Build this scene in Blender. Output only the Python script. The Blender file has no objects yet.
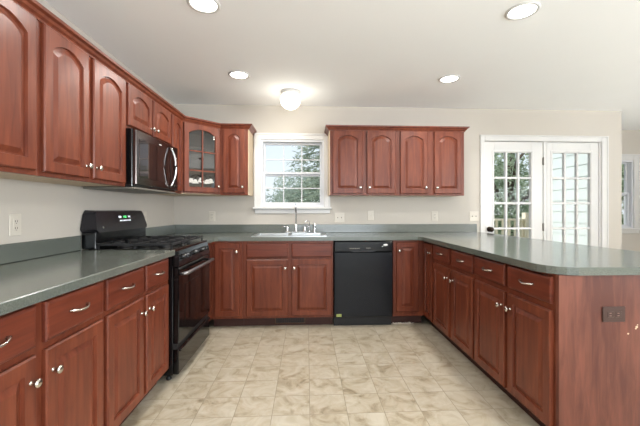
import bpy, math, random
from mathutils import Vector, Matrix
PI = math.pi
sc = bpy.context.scene
C = sc.collection

# ------------------------------------------------------------------ camera, world, light, exposure
cam = bpy.data.cameras.new('camera')
cam.sensor_width = 36
cam.lens = 335.75 / 640 * 36
cam.shift_x = -0.0065
cam.shift_y = -0.0056
cam.clip_start = 0.05
cam_o = bpy.data.objects.new('camera', cam)
C.objects.link(cam_o)
cam_o.location = (0, 0, 1.20)
cam_o.rotation_euler = (PI / 2, 0, -0.05184)
sc.camera = cam_o

world = bpy.data.worlds.new('sky')
sc.world = world
world.use_nodes = True
wn = world.node_tree.nodes
wl = world.node_tree.links
wn.clear()
w_out = wn.new('ShaderNodeOutputWorld')
w_bg = wn.new('ShaderNodeBackground')
w_ramp = wn.new('ShaderNodeValToRGB')
w_sep = wn.new('ShaderNodeSeparateXYZ')
w_tc = wn.new('ShaderNodeTexCoord')
wl.new(w_tc.outputs['Generated'], w_sep.inputs[0])
wl.new(w_sep.outputs['Z'], w_ramp.inputs[0])
w_ramp.color_ramp.elements[0].position = 0.0
w_ramp.color_ramp.elements[0].color = (0.86, 0.93, 0.97, 1)
w_ramp.color_ramp.elements[1].position = 0.6
w_ramp.color_ramp.elements[1].color = (0.55, 0.74, 0.95, 1)
wl.new(w_ramp.outputs[0], w_bg.inputs[0])
w_bg.inputs[1].default_value = 0.82
wl.new(w_bg.outputs[0], w_out.inputs[0])


def area(name, loc, rot, sx, sy, power, col=(1, 1, 1), shape='RECTANGLE', spread=180):
    l = bpy.data.lights.new(name, 'AREA')
    l.shape = shape
    l.size = sx
    if shape in ('RECTANGLE', 'ELLIPSE'):
        l.size_y = sy
    l.energy = power
    l.color = col
    l.spread = math.radians(spread)
    o = bpy.data.objects.new(name, l)
    o.location = loc
    o.rotation_euler = rot
    C.objects.link(o)
    return o


sun = bpy.data.lights.new('sun', 'SUN')
sun.energy = 2.4
sun.angle = math.radians(3)
sun.color = (1, 0.96, 0.9)
sun_o = bpy.data.objects.new('sun', sun)
sun_o.rotation_euler = Vector((1, -.11, -.75)).to_track_quat('-Z', 'Y').to_euler()   # from the left, over the house
C.objects.link(sun_o)
# added fill lamps, no window seen there; tilted up to brighten ceiling and cabinets
area('fill_lamp_rear', (0.9, -2.44, 1.2), (PI / 2 + 1.2, 0, 0), 2.6, 1.9, 190, (0.84, 0.92, 1.0))
area('fill_lamp_side', (5.64, -1.2, 1.45), (PI / 2 + .9, 0, PI / 2), 2.2, 1.3, 270, (0.88, 0.94, 1.0))
area('fill_lamp_dining', (5.64, 2.9, 1.45), (PI / 2 + .9, 0, PI / 2), 2.2, 1.3, 10, (0.88, 0.94, 1.0))

sc.view_settings.view_transform = 'Standard'
sc.view_settings.look = 'None'
sc.view_settings.gamma = 1
sc.view_settings.use_curve_mapping = False
sc.view_settings.exposure = 0.46
sc.cycles.max_bounces = 10
sc.cycles.diffuse_bounces = 6
sc.cycles.glossy_bounces = 5
sc.cycles.transparent_max_bounces = 24
sc.cycles.sample_clamp_indirect = 6
sc.cycles.caustics_reflective = False
sc.cycles.caustics_refractive = False


# ------------------------------------------------------------------ materials
def s2l(r, g, b):
    def f(c):
        c /= 255
        return c / 12.92 if c <= 0.04045 else ((c + 0.055) / 1.055) ** 2.4
    return (f(r), f(g), f(b), 1)


def new_mat(name):
    m = bpy.data.materials.new(name)
    m.use_nodes = True
    nt = m.node_tree
    b = nt.nodes['Principled BSDF']
    return m, nt, b


def plain(name, rgb, rough=0.5, metal=0.0, noise=0.0, nscale=20, spec=0.5, coat=0.0, bump=0.0):
    m, nt, b = new_mat(name)
    b.inputs['Roughness'].default_value = rough
    b.inputs['Metallic'].default_value = metal
    b.inputs['Specular IOR Level'].default_value = spec
    b.inputs['Coat Weight'].default_value = coat
    b.inputs['Coat Roughness'].default_value = 0.08
    tc = nt.nodes.new('ShaderNodeTexCoord')
    n = nt.nodes.new('ShaderNodeTexNoise')
    n.inputs['Scale'].default_value = nscale
    n.inputs['Detail'].default_value = 4
    nt.links.new(tc.outputs['Object'], n.inputs['Vector'])
    mix = nt.nodes.new('ShaderNodeMix')
    mix.data_type = 'RGBA'
    c = s2l(*rgb)
    k = 1 - noise
    mix.inputs[6].default_value = (c[0] * k, c[1] * k, c[2] * k, 1)
    k = 1 + noise
    mix.inputs[7].default_value = (min(1, c[0] * k), min(1, c[1] * k), min(1, c[2] * k), 1)
    nt.links.new(n.outputs['Fac'], mix.inputs[0])
    nt.links.new(mix.outputs[2], b.inputs['Base Color'])
    if bump:
        bp = nt.nodes.new('ShaderNodeBump')
        bp.inputs['Strength'].default_value = bump
        bp.inputs['Distance'].default_value = 0.002
        nt.links.new(n.outputs['Fac'], bp.inputs['Height'])
        nt.links.new(bp.outputs[0], b.inputs['Normal'])
    return m


def wood(name, dark, light, axis='Z', rough=0.36, coat=0.06, blotch=0.5):
    m, nt, b = new_mat(name)
    N, L = nt.nodes, nt.links
    tc = N.new('ShaderNodeTexCoord')
    mp = N.new('ShaderNodeMapping')
    s = {'Z': (14, 14, 1.5), 'X': (1.6, 22, 22)}[axis]
    mp.inputs['Scale'].default_value = s
    L.new(tc.outputs['Object'], mp.inputs[0])
    n1 = N.new('ShaderNodeTexNoise')
    n1.inputs['Scale'].default_value = 2.2
    n1.inputs['Detail'].default_value = 7
    n1.inputs['Roughness'].default_value = 0.6
    n1.inputs['Distortion'].default_value = 0.6
    L.new(mp.outputs[0], n1.inputs['Vector'])
    mp2 = N.new('ShaderNodeMapping')
    mp2.inputs['Scale'].default_value = tuple(1 + 0.12 * v for v in s)
    L.new(tc.outputs['Object'], mp2.inputs[0])
    n2 = N.new('ShaderNodeTexNoise')
    n2.inputs['Scale'].default_value = 1.8
    n2.inputs['Detail'].default_value = 3
    L.new(mp2.outputs[0], n2.inputs['Vector'])
    add = N.new('ShaderNodeMath')
    add.operation = 'MULTIPLY_ADD'
    L.new(n2.outputs['Fac'], add.inputs[0])
    add.inputs[1].default_value = blotch
    L.new(n1.outputs['Fac'], add.inputs[2])
    sub = N.new('ShaderNodeMath')
    sub.operation = 'SUBTRACT'
    L.new(add.outputs[0], sub.inputs[0])
    sub.inputs[1].default_value = blotch * 0.5
    r = N.new('ShaderNodeValToRGB')
    r.color_ramp.elements[0].position = 0.3
    r.color_ramp.elements[0].color = s2l(*dark)
    r.color_ramp.elements[1].position = 0.72
    r.color_ramp.elements[1].color = s2l(*light)
    L.new(sub.outputs[0], r.inputs[0])
    L.new(r.outputs[0], b.inputs['Base Color'])
    b.inputs['Roughness'].default_value = rough
    b.inputs['Specular IOR Level'].default_value = 0.32
    b.inputs['Coat Weight'].default_value = coat
    b.inputs['Coat Roughness'].default_value = 0.32
    return m


def emit(name, rgb, strength):
    m, nt, b = new_mat(name)
    b.inputs['Base Color'].default_value = s2l(*rgb)
    b.inputs['Emission Color'].default_value = s2l(*rgb)
    b.inputs['Emission Strength'].default_value = strength
    return m


def thin_glass(name, refl=0.08, tint=(1, 1, 1, 1), ior=1.45):
    m = bpy.data.materials.new(name)
    m.use_nodes = True
    nt = m.node_tree
    nt.nodes.clear()
    o = nt.nodes.new('ShaderNodeOutputMaterial')
    t = nt.nodes.new('ShaderNodeBsdfTransparent')
    t.inputs[0].default_value = tint
    g = nt.nodes.new('ShaderNodeBsdfGlossy')
    g.inputs['Roughness'].default_value = 0.01
    mx = nt.nodes.new('ShaderNodeMixShader')
    lw = nt.nodes.new('ShaderNodeFresnel')
    lw.inputs['IOR'].default_value = ior
    ad = nt.nodes.new('ShaderNodeMath')
    ad.operation = 'ADD'
    ad.inputs[1].default_value = refl
    nt.links.new(lw.outputs[0], ad.inputs[0])
    nt.links.new(ad.outputs[0], mx.inputs[0])
    nt.links.new(t.outputs[0], mx.inputs[1])
    nt.links.new(g.outputs[0], mx.inputs[2])
    nt.links.new(mx.outputs[0], o.inputs[0])
    return m


def counter_mat():
    m, nt, b = new_mat('speckled_green_grey_laminate')
    N, L = nt.nodes, nt.links
    tc = N.new('ShaderNodeTexCoord')
    n = N.new('ShaderNodeTexNoise')
    n.inputs['Scale'].default_value = 260
    n.inputs['Detail'].default_value = 2
    L.new(tc.outputs['Object'], n.inputs['Vector'])
    r = N.new('ShaderNodeValToRGB')
    r.color_ramp.elements[0].position = 0.36
    r.color_ramp.elements[0].color = s2l(80, 84, 78)
    r.color_ramp.elements[1].position = 0.62
    r.color_ramp.elements[1].color = s2l(102, 107, 100)
    L.new(n.outputs['Fac'], r.inputs[0])
    L.new(r.outputs[0], b.inputs['Base Color'])
    b.inputs['Roughness'].default_value = 0.17
    b.inputs['Specular IOR Level'].default_value = 0.8
    return m


def floor_mat():
    m, nt, b = new_mat('beige_vinyl_tile')
    N, L = nt.nodes, nt.links
    tc = N.new('ShaderNodeTexCoord')
    mp = N.new('ShaderNodeMapping')
    mp.inputs['Location'].default_value = (-0.018 + 0.221 * 20, -1.965 + 0.205 * 20, 0)
    L.new(tc.outputs['Object'], mp.inputs[0])
    br = N.new('ShaderNodeTexBrick')
    br.offset = 0
    br.squash = 1
    br.inputs['Color1'].default_value = (0.0, 0, 0, 1)
    br.inputs['Color2'].default_value = (1, 1, 1, 1)
    br.inputs['Mortar'].default_value = (0.5, 0.5, 0.5, 1)
    br.inputs['Scale'].default_value = 1
    br.inputs['Mortar Size'].default_value = 0.0022
    br.inputs['Mortar Smooth'].default_value = 0.4
    br.inputs['Brick Width'].default_value = 0.221
    br.inputs['Row Height'].default_value = 0.205
    L.new(mp.outputs[0], br.inputs['Vector'])
    # every tile shifts the marbling by its own amount
    vm = N.new('ShaderNodeVectorMath')
    vm.operation = 'MULTIPLY_ADD'
    L.new(br.outputs['Color'], vm.inputs[0])
    vm.inputs[1].default_value = (3.1, 1.7, 2.3)
    L.new(mp.outputs[0], vm.inputs[2])
    n = N.new('ShaderNodeTexNoise')
    n.inputs['Scale'].default_value = 7.5
    n.inputs['Detail'].default_value = 8
    n.inputs['Roughness'].default_value = 0.62
    n.inputs['Distortion'].default_value = 0.9
    L.new(vm.outputs[0], n.inputs['Vector'])
    r = N.new('ShaderNodeValToRGB')
    e = r.color_ramp.elements
    e[0].position = 0.30
    e[0].color = s2l(138, 124, 101)
    e[1].position = 0.66
    e[1].color = s2l(188, 180, 163)
    x = e.new(0.46)
    x.color = s2l(172, 161, 140)
    L.new(n.outputs['Fac'], r.inputs[0])
    mx = N.new('ShaderNodeMix')
    mx.data_type = 'RGBA'
    mx.inputs[7].default_value = s2l(142, 131, 113)
    L.new(br.outputs['Fac'], mx.inputs[0])
    L.new(r.outputs[0], mx.inputs[6])
    L.new(mx.outputs[2], b.inputs['Base Color'])
    b.inputs['Roughness'].default_value = 0.3
    bp = N.new('ShaderNodeBump')
    bp.inputs['Strength'].default_value = 0.25
    bp.inputs['Distance'].default_value = 0.001
    bp.invert = True
    L.new(br.outputs['Fac'], bp.inputs['Height'])
    L.new(bp.outputs[0], b.inputs['Normal'])
    return m


def leaf_mat(name, a, b_):
    m, nt, b = new_mat(name)
    N, L = nt.nodes, nt.links
    tc = N.new('ShaderNodeTexCoord')
    n = N.new('ShaderNodeTexNoise')
    n.inputs['Scale'].default_value = 3.0
    n.inputs['Detail'].default_value = 6
    L.new(tc.outputs['Object'], n.inputs['Vector'])
    r = N.new('ShaderNodeValToRGB')
    r.color_ramp.elements[0].position = 0.35
    r.color_ramp.elements[0].color = s2l(*a)
    r.color_ramp.elements[1].position = 0.65
    r.color_ramp.elements[1].color = s2l(*b_)
    L.new(n.outputs['Fac'], r.inputs[0])
    L.new(r.outputs[0], b.inputs['Base Color'])
    b.inputs['Roughness'].default_value = 0.7
    tr = N.new('ShaderNodeBsdfTranslucent')
    L.new(r.outputs[0], tr.inputs[0])
    mx = N.new('ShaderNodeMixShader')
    mx.inputs[0].default_value = 0.5
    L.new(b.outputs[0], mx.inputs[1])
    L.new(tr.outputs[0], mx.inputs[2])
    L.new(mx.outputs[0], N['Material Output'].inputs[0])
    return m


M = {}
M['wood'] = wood('cherry_wood', (86, 39, 26), (120, 62, 41))
M['woodx'] = wood('cherry_wood_level_grain', (82, 36, 25), (110, 53, 36), 'X')
M['panel'] = wood('cherry_veneer', (80, 43, 34), (112, 66, 52), rough=0.42, coat=0.05, blotch=0.9)
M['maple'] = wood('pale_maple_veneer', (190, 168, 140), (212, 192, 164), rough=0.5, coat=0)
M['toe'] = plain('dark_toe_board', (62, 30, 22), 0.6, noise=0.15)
M['dark_in'] = plain('cabinet_interior', (70, 58, 48), 0.8)
M['counter'] = counter_mat()
M['floor'] = floor_mat()
M['wall'] = plain('warm_white_wall_paint', (190, 183, 173), 0.85, noise=0.02, nscale=3)
M['ceil'] = plain('white_ceiling_paint', (247, 247, 246), 0.9, noise=0.01, nscale=3)
M['trim'] = plain('white_gloss_paint', (206, 204, 201), 0.35)
M['vinyl'] = plain('white_vinyl', (212, 213, 216), 0.4)
M['plate'] = plain('ivory_plastic', (200, 193, 181), 0.4)
M['slot'] = plain('outlet_slot_dark', (60, 56, 50), 0.6)
M['brown_plate'] = plain('dark_brown_plastic', (58, 36, 30), 0.35)
M['nickel'] = plain('brushed_nickel', (205, 200, 190), 0.24, 1.0)
M['chrome'] = plain('chrome', (225, 226, 228), 0.12, 1.0)
M['steel'] = plain('stainless_steel', (168, 170, 170), 0.3, 1.0, noise=0.04, nscale=60)
M['black'] = plain('black_enamel', (12, 12, 13), 0.16, spec=0.5)
M['blackglass'] = plain('black_glass', (8, 8, 9), 0.05, spec=0.5, coat=0.0)
M['mwglass'] = plain('dark_mirror_glass', (60, 48, 45), 0.04, 0.7)
M['handle'] = plain('satin_grey_handle', (150, 146, 146), 0.3, 0.9)
M['console'] = plain('charcoal_console', (32, 31, 35), 0.22, spec=0.4)
M['blackmatte'] = plain('cast_iron', (24, 24, 26), 0.5, bump=0.2, nscale=150)
M['dwblack'] = plain('black_dishwasher_enamel', (15, 17, 22), 0.25, spec=0.3)
M['blacksteel'] = plain('black_stainless', (92, 84, 82), 0.17, 1.0)
M['greymetal'] = plain('painted_grey_metal', (120, 116, 108), 0.45, 0.3)
M['bronze'] = plain('oil_rubbed_bronze', (50, 40, 32), 0.35, 0.9)
M['register'] = plain('brown_register_metal', (92, 66, 46), 0.4, 0.4)
M['sticker'] = plain('green_sticker', (150, 160, 92), 0.5, noise=0.3, nscale=90)
M['white_print'] = plain('pale_grey_print', (215, 215, 215), 0.4)
M['icon'] = emit('lit_white_icon', (225, 230, 235), 0.9)
M['digits'] = emit('lit_green_digits', (90, 220, 120), 1.1)
M['can_emit'] = emit('lit_lamp_lens', (255, 250, 240), 6)
M['bulb_glass'] = emit('lit_frosted_glass', (255, 249, 236), 3.0)
M['shade'] = emit('lit_white_bell_glass', (255, 250, 240), 3.5)
M['glass'] = thin_glass('window_glass', 0.0, ior=1.09)
M['cabglass'] = thin_glass('cabinet_glass', 0.10, (0.75, 0.75, 0.75, 1))
M['deck'] = wood('weathered_deck_wood', (214, 202, 174), (236, 228, 206), rough=0.7, coat=0)
M['siding'] = plain('pale_blue_siding_paint', (208, 216, 214), 0.6, noise=0.03, nscale=2)
M['grass'] = plain('lawn_grass', (96, 112, 62), 0.9, noise=0.35, nscale=4)
M['bark'] = plain('tree_bark', (92, 78, 64), 0.9, noise=0.3, nscale=15)
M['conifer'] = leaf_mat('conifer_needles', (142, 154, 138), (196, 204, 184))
M['leaf'] = leaf_mat('broad_leaves', (132, 148, 116), (202, 210, 180))
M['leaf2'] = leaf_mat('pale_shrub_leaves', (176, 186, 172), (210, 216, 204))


# ------------------------------------------------------------------ mesh helpers
class MB:
    def __init__(s):
        s.v = []
        s.f = []
        s.sm = []

    def add(s, vs, fs, smooth=False, mat=None):
        o = len(s.v)
        for p in vs:
            p = Vector(p)
            if mat is not None:
                p = mat @ p
            s.v.append(tuple(p))
        for f in fs:
            s.f.append([o + i for i in f])
            s.sm.append(smooth)
        return s

    def box(s, x0, x1, y0, y1, z0, z1, b=0.0, mat=None):
        if x0 > x1: x0, x1 = x1, x0
        if y0 > y1: y0, y1 = y1, y0
        if z0 > z1: z0, z1 = z1, z0
        b = min(b, (x1 - x0) * .45, (y1 - y0) * .45, (z1 - z0) * .45)
        if b <= 0:
            vs = [(x, y, z) for x in (x0, x1) for y in (y0, y1) for z in (z0, z1)]
            fs = [(0, 1, 3, 2), (4, 6, 7, 5), (0, 4, 5, 1), (2, 3, 7, 6), (0, 2, 6, 4), (1, 5, 7, 3)]
            return s.add(vs, fs, mat=mat)
        X, Y, Z = (x0, x1), (y0, y1), (z0, z1)
        vs = []
        idx = {}
        for i in (0, 1):
            for j in (0, 1):
                for k in (0, 1):
                    sx, sy, sz = (1, -1)[i], (1, -1)[j], (1, -1)[k]
                    idx[i, j, k, 'x'] = len(vs); vs.append((X[i], Y[j] + sy * b, Z[k] + sz * b))
                    idx[i, j, k, 'y'] = len(vs); vs.append((X[i] + sx * b, Y[j], Z[k] + sz * b))
                    idx[i, j, k, 'z'] = len(vs); vs.append((X[i] + sx * b, Y[j] + sy * b, Z[k]))
        fs = []
        for i in (0, 1):
            fs.append([idx[i, j, k, 'x'] for j, k in ((0, 0), (1, 0), (1, 1), (0, 1))][:: (-1 if i == 0 else 1)])
            fs.append([idx[j, i, k, 'y'] for j, k in ((0, 0), (1, 0), (1, 1), (0, 1))][:: (1 if i == 0 else -1)])
            fs.append([idx[j, k, i, 'z'] for j, k in ((0, 0), (1, 0), (1, 1), (0, 1))][:: (-1 if i == 0 else 1)])
        for j in (0, 1):
            for k in (0, 1):
                fs.append([idx[0, j, k, 'y'], idx[1, j, k, 'y'], idx[1, j, k, 'z'], idx[0, j, k, 'z']])
                fs.append([idx[j, 0, k, 'x'], idx[j, 1, k, 'x'], idx[j, 1, k, 'z'], idx[j, 0, k, 'z']])
                fs.append([idx[j, k, 0, 'x'], idx[j, k, 1, 'x'], idx[j, k, 1, 'y'], idx[j, k, 0, 'y']])
        for i in (0, 1):
            for j in (0, 1):
                for k in (0, 1):
                    fs.append([idx[i, j, k, a] for a in 'xyz'])
        return s.add(vs, fs, mat=mat)

    def prism(s, pts, z0, z1, axis='z', smooth=False, mat=None):
        """polygon pts extruded; axis z: (x,y); axis x: pts are (y,z); axis y: pts are (x,z)"""
        def P(a, b, c):
            return {'z': (a, b, c), 'x': (c, a, b), 'y': (a, c, b)}[axis]
        n = len(pts)
        vs = [P(a, b, z0) for a, b in pts] + [P(a, b, z1) for a, b in pts]
        fs = [list(range(n)), [n + i for i in range(n)]]
        s.add(vs, fs, mat=mat)
        s.add(vs, [[i, (i + 1) % n, n + (i + 1) % n, n + i] for i in range(n)], smooth, mat=mat)
        return s

    def lathe(s, prof, n=24, mat=None, smooth=True):
        """profile of (r,z) about z"""
        vs = []
        for r, z in prof:
            for i in range(n):
                a = 2 * PI * i / n
                vs.append((r * math.cos(a), r * math.sin(a), z))
        fs = []
        for k in range(len(prof) - 1):
            for i in range(n):
                j = (i + 1) % n
                fs.append([k * n + i, k * n + j, (k + 1) * n + j, (k + 1) * n + i])
        s.add(vs, fs, smooth, mat)
        if prof[0][0] > 1e-5: s.add(vs[:n], [list(range(n))[::-1]], mat=mat)
        if prof[-1][0] > 1e-5: s.add(vs[-n:], [list(range(n))], mat=mat)
        return s

    def tube(s, path, r, n=10, mat=None, caps=True):
        path = [Vector(p) for p in path]
        m = len(path)
        rs = r if isinstance(r, (list, tuple)) else [r] * m
        t0 = (path[1] - path[0]).normalized()
        ref = Vector((0, 0, 1)) if abs(t0.z) < 0.9 else Vector((1, 0, 0))
        vs = []
        for i in range(m):
            a = path[max(0, i - 1)]
            b = path[min(m - 1, i + 1)]
            t = (b - a).normalized()
            u = t.cross(ref)
            if u.length < 1e-4: u = t.cross(Vector((0, 1, 0)))
            u.normalize()
            w = t.cross(u).normalized()
            for k in range(n):
                an = 2 * PI * k / n
                vs.append(path[i] + u * math.cos(an) * rs[i] + w * math.sin(an) * rs[i])
        fs = []
        for i in range(m - 1):
            for k in range(n):
                j = (k + 1) % n
                fs.append([i * n + k, i * n + j, (i + 1) * n + j, (i + 1) * n + k])
        s.add(vs, fs, True, mat)
        if caps:
            s.add(vs[:n], [list(range(n))], mat=mat)
            s.add(vs[-n:], [list(range(n))], mat=mat)
        return s

    def build(s, name, mat, parent=None):
        me = bpy.data.meshes.new(name)
        me.from_pydata(s.v, [], s.f)
        me.polygons.foreach_set('use_smooth', s.sm)
        me.materials.append(mat)
        import bmesh
        bm = bmesh.new()
        bm.from_mesh(me)
        bmesh.ops.remove_doubles(bm, verts=bm.verts, dist=1e-6)
        bmesh.ops.recalc_face_normals(bm, faces=bm.faces)
        bm.to_mesh(me)
        bm.free()
        o = bpy.data.objects.new(name, me)
        C.objects.link(o)
        if parent is not None: o.parent = parent
        return o


def tag(o, label=None, cat=None, group=None, kind=None):
    if label: o['label'] = label
    if cat: o['category'] = cat
    if group: o['group'] = group
    if kind: o['kind'] = kind
    return o


def thing(name, label, cat, loc=(0, 0, 0), rz=0, group=None):
    o = bpy.data.objects.new(name, None)
    o.empty_display_size = 0.05
    C.objects.link(o)
    o.location = loc
    o.rotation_euler = (0, 0, rz)
    return tag(o, label, cat, group)


def struct(name, mb, mat, parent=None, label=None):
    o = mb.build(name, mat, parent)
    if parent is None: o['kind'] = 'structure'
    if label: o['label'] = label
    return o


def copy_tree(o, parent=None):
    c = o.copy()
    C.objects.link(c)
    if parent is not None: c.parent = parent
    for ch in list(o.children):
        copy_tree(ch, c)
    return c


# ------------------------------------------------------------------ room constants
XL, D, XRC = -1.554, 4.033, 3.965      # left wall, back wall, corner of the window bay
HC = 2.44
YB, XR = -2.5, 5.7                     # rear wall, far right wall
DB = 5.0                               # back wall of the bay
CT = 0.922                             # countertop height


def wall_xz(name, x0, x1, y0, y1, z0, z1, holes, mat, label=None):
    """wall in the XZ plane with rectangular holes (x0,x1,z0,z1), as one mesh"""
    mb = MB()
    xs = sorted({x0, x1, *[h[0] for h in holes], *[h[1] for h in holes]})
    zs = sorted({z0, z1, *[h[2] for h in holes], *[h[3] for h in holes]})
    for i in range(len(xs) - 1):
        for k in range(len(zs) - 1):
            cx, cz = (xs[i] + xs[i + 1]) / 2, (zs[k] + zs[k + 1]) / 2
            if any(h[0] < cx < h[1] and h[2] < cz < h[3] for h in holes): continue
            mb.box(xs[i], xs[i + 1], y0, y1, zs[k], zs[k + 1])
    return struct(name, mb, mat, label=label)


struct('floor', MB().box(XL - .15, XR + .15, YB - .15, D + .15, -0.1, 0).box(XRC - .15, XR + .15, D + .15, DB + .15, -0.1, 0), M['floor'])
struct('ceiling', MB().box(XL - .15, XR + .15, YB - .15, D + .15, HC, HC + 0.1).box(XRC - .15, XR + .15, D + .15, DB + .15, HC, HC + .1), M['ceil'])
struct('wall_left', MB().box(XL - .15, XL, YB - .15, D + .15, 0, HC), M['wall'])
WIN = (-0.555, 0.215, 1.225, 2.04)
DOOR = (2.175, 3.70, 0.0, 2.055)
wall_xz('wall_back', XL, XRC, D, D + .15, 0, HC, [WIN, DOOR], M['wall'])
struct('wall_bay_left', MB().box(XRC - .15, XRC, D + .15, DB + .15, 0, HC), M['wall'])
BW = (4.33, 5.11, 0.90, 1.975)
wall_xz('wall_bay_back', XRC, XR, DB, DB + .15, 0, HC, [BW], M['wall'])
REAR = (-0.4, 2.2, 0.0, 2.1)
wall_xz('wall_rear', XL, XR, YB - .15, YB, 0, HC, [REAR], M['wall'])
mb = MB()
for y0, y1, z0, z1 in ((YB - .15, -2.3, 0, HC), (-0.1, 1.8, 0, HC), (4.0, DB + .15, 0, HC), (1.8, 4.0, 0, 0.8), (1.8, 4.0, 2.1, HC), (-2.3, -0.1, 0, 0.8), (-2.3, -0.1, 2.1, HC)):
    mb.box(XR, XR + .15, y0, y1, z0, z1)
struct('wall_right', mb, M['wall'])
# blue-grey lap siding on the outside of the bay
mb = MB()
for k in range(19):
    z0 = -0.45 + k * 0.162
    mb.prism([(XRC - .165, z0 + .17), (XRC - .15, z0 + .17), (XRC - .15, z0), (XRC - .178, z0), (XRC - .178, z0 + .008)], D + .155, DB + .22, 'y')
struct('trim_siding', mb, M['siding'])
struct('trim_siding_corner', MB().box(XRC - .21, XRC - .12, DB + .15, DB + .24, -.45, 2.75, .004), M['vinyl'])
# baseboards
struct('baseboard_back', MB().box(3.78, XRC, D - .014, D, 0, .09, .003), M['trim'])
struct('baseboard_right', MB().box(XR - .014, XR, YB, DB, 0, .09, .003), M['trim'])
struct('baseboard_bay', MB().box(XRC + .001, XR - .014, DB - .014, DB, 0, .09, .003), M['trim'])
struct('baseboard_left', MB().box(XL, XL + .014, YB, 0.85, 0, .09, .003), M['trim'])


# ------------------------------------------------------------------ windows and door
def sash(x0, x1, z0, z1, y, fr, mr, cols, rows, parent, bottom=None, top=None, name='sash'):
    mb = MB()
    bt = bottom or fr
    tp = top or fr
    mb.box(x0, x0 + fr, y, y + .03, z0, z1, .003)
    mb.box(x1 - fr, x1, y, y + .03, z0, z1, .003)
    mb.box(x0 + fr, x1 - fr, y, y + .03, z0, z0 + bt, .003)
    mb.box(x0 + fr, x1 - fr, y, y + .03, z1 - tp, z1, .003)
    s_ = mb.build(name, M['vinyl'], parent)
    gx0, gx1, gz0, gz1 = x0 + fr, x1 - fr, z0 + bt, z1 - tp
    g = MB().box(gx0 - .004, gx1 + .004, y + .013, y + .017, gz0 - .004, gz1 + .004)
    g.build('glass_pane', M['glass'], s_)
    m2 = MB()
    for i in range(1, cols):
        x = gx0 + (gx1 - gx0) * i / cols
        m2.box(x - mr / 2, x + mr / 2, y + .005, y + .025, gz0 - .002, gz1 + .002, .002)
    for k in range(1, rows):
        z = gz0 + (gz1 - gz0) * k / rows
        m2.box(gx0 - .002, gx1 + .002, y + .0055, y + .0245, z - mr / 2, z + mr / 2, .002)
    m2.build('muntin_grid', M['vinyl'], s_)
    return s_


def double_hung(name, x0, x1, z0, z1, wy, zm, casing, cols=3, rows=2, cas=(None,) * 3, jamb=.03):
    w = bpy.data.objects.new(name, None)
    w.empty_display_size = .05
    C.objects.link(w)
    w['kind'] = 'structure'
    fb = MB()
    fb.box(x0, x0 + jamb, wy, wy + .13, z0, z1)
    fb.box(x1 - jamb, x1, wy, wy + .13, z0, z1)
    fb.box(x0 + jamb, x1 - jamb, wy, wy + .13, z1 - jamb, z1)
    fb.box(x0 + jamb, x1 - jamb, wy, wy + .13, z0, z0 + jamb)
    fb.build('window_frame', M['vinyl'], w)
    sash(x0 + jamb, x1 - jamb, zm - .025, z1 - jamb, wy + .075, .026, .013, cols, rows, w, name='upper_sash')
    sash(x0 + jamb, x1 - jamb, z0 + jamb, zm + .025, wy + .042, .026, .013, cols, rows, w, bottom=.03, name='lower_sash')
    c = casing
    cb = MB()
    cb.box(x0 - c, x0 + .008, wy - .018, wy, z0 - .0, z1 + c, .004)
    cb.box(x1 - .008, x1 + c, wy - .018, wy, z0 - .0, z1 + c, .004)
    cb.box(x0 + .008, x1 - .008, wy - .018, wy, z1 - .008, z1 + c, .004)
    # raised outer bead
    cb.box(x0 - c - .004, x0 - c + .018, wy - .026, wy, z0, z1 + c + .004, .004)
    cb.box(x1 + c - .018, x1 + c + .004, wy - .026, wy, z0, z1 + c + .004, .004)
    cb.box(x0 - c - .004, x1 + c + .004, wy - .0265, wy, z1 + c - .018, z1 + c + .004, .004)
    cb.build('casing', M['trim'], w)
    MB().box(x0 - c - .02, x1 + c + .02, wy - .055, wy + .045, z0 - .022, z0 + .004, .006).build('sill', M['trim'], w)
    MB().box(x0 - c, x1 + c, wy - .016, wy, z0 - .075, z0 - .022, .005).build('apron', M['trim'], w)
    return w


double_hung('window_1', WIN[0], WIN[1], WIN[2], WIN[3], D, 1.627, .063)
double_hung('window_2', BW[0], BW[1], BW[2], BW[3], DB, 1.44, .085)

# french door with matching fixed side panel
fd = bpy.data.objects.new('door_1', None)
fd.empty_display_size = .05
C.objects.link(fd)
fd['kind'] = 'structure'
cb = MB()
dx0, dx1, dz = DOOR[0], DOOR[1], DOOR[3]
for a, b in ((dx0 - .045, dx0 + .01), (dx1 - .01, dx1 + .072)):
    cb.box(a, b, D - .018, D, 0, dz + .058, .004)
cb.box(dx0 + .01, dx1 - .01, D - .018, D, dz - .01, dz + .058, .004)
cb.box(dx1 + .054, dx1 + .076, D - .026, D, 0, dz + .062, .004)
cb.box(dx0 - .049, dx1 + .076, D - .0265, D, dz + .045, dz + .062, .004)
cb.build('casing', M['trim'], fd)
jb = MB()
jb.box(dx0, dx0 + .012, D, D + .13, 0, dz)
jb.box(dx1 - .03, dx1, D, D + .13, 0, dz)
jb.box(dx0 + .012, dx1 - .03, D, D + .13, dz - .012, dz)
jb.box(2.945, 2.985, D + .001, D + .13, 0.02, dz - .012)
jb.box(dx0 + .012, dx1 - .03, D, D + .13, 0, .02)
jb.build('door_frame', M['trim'], fd)


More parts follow.
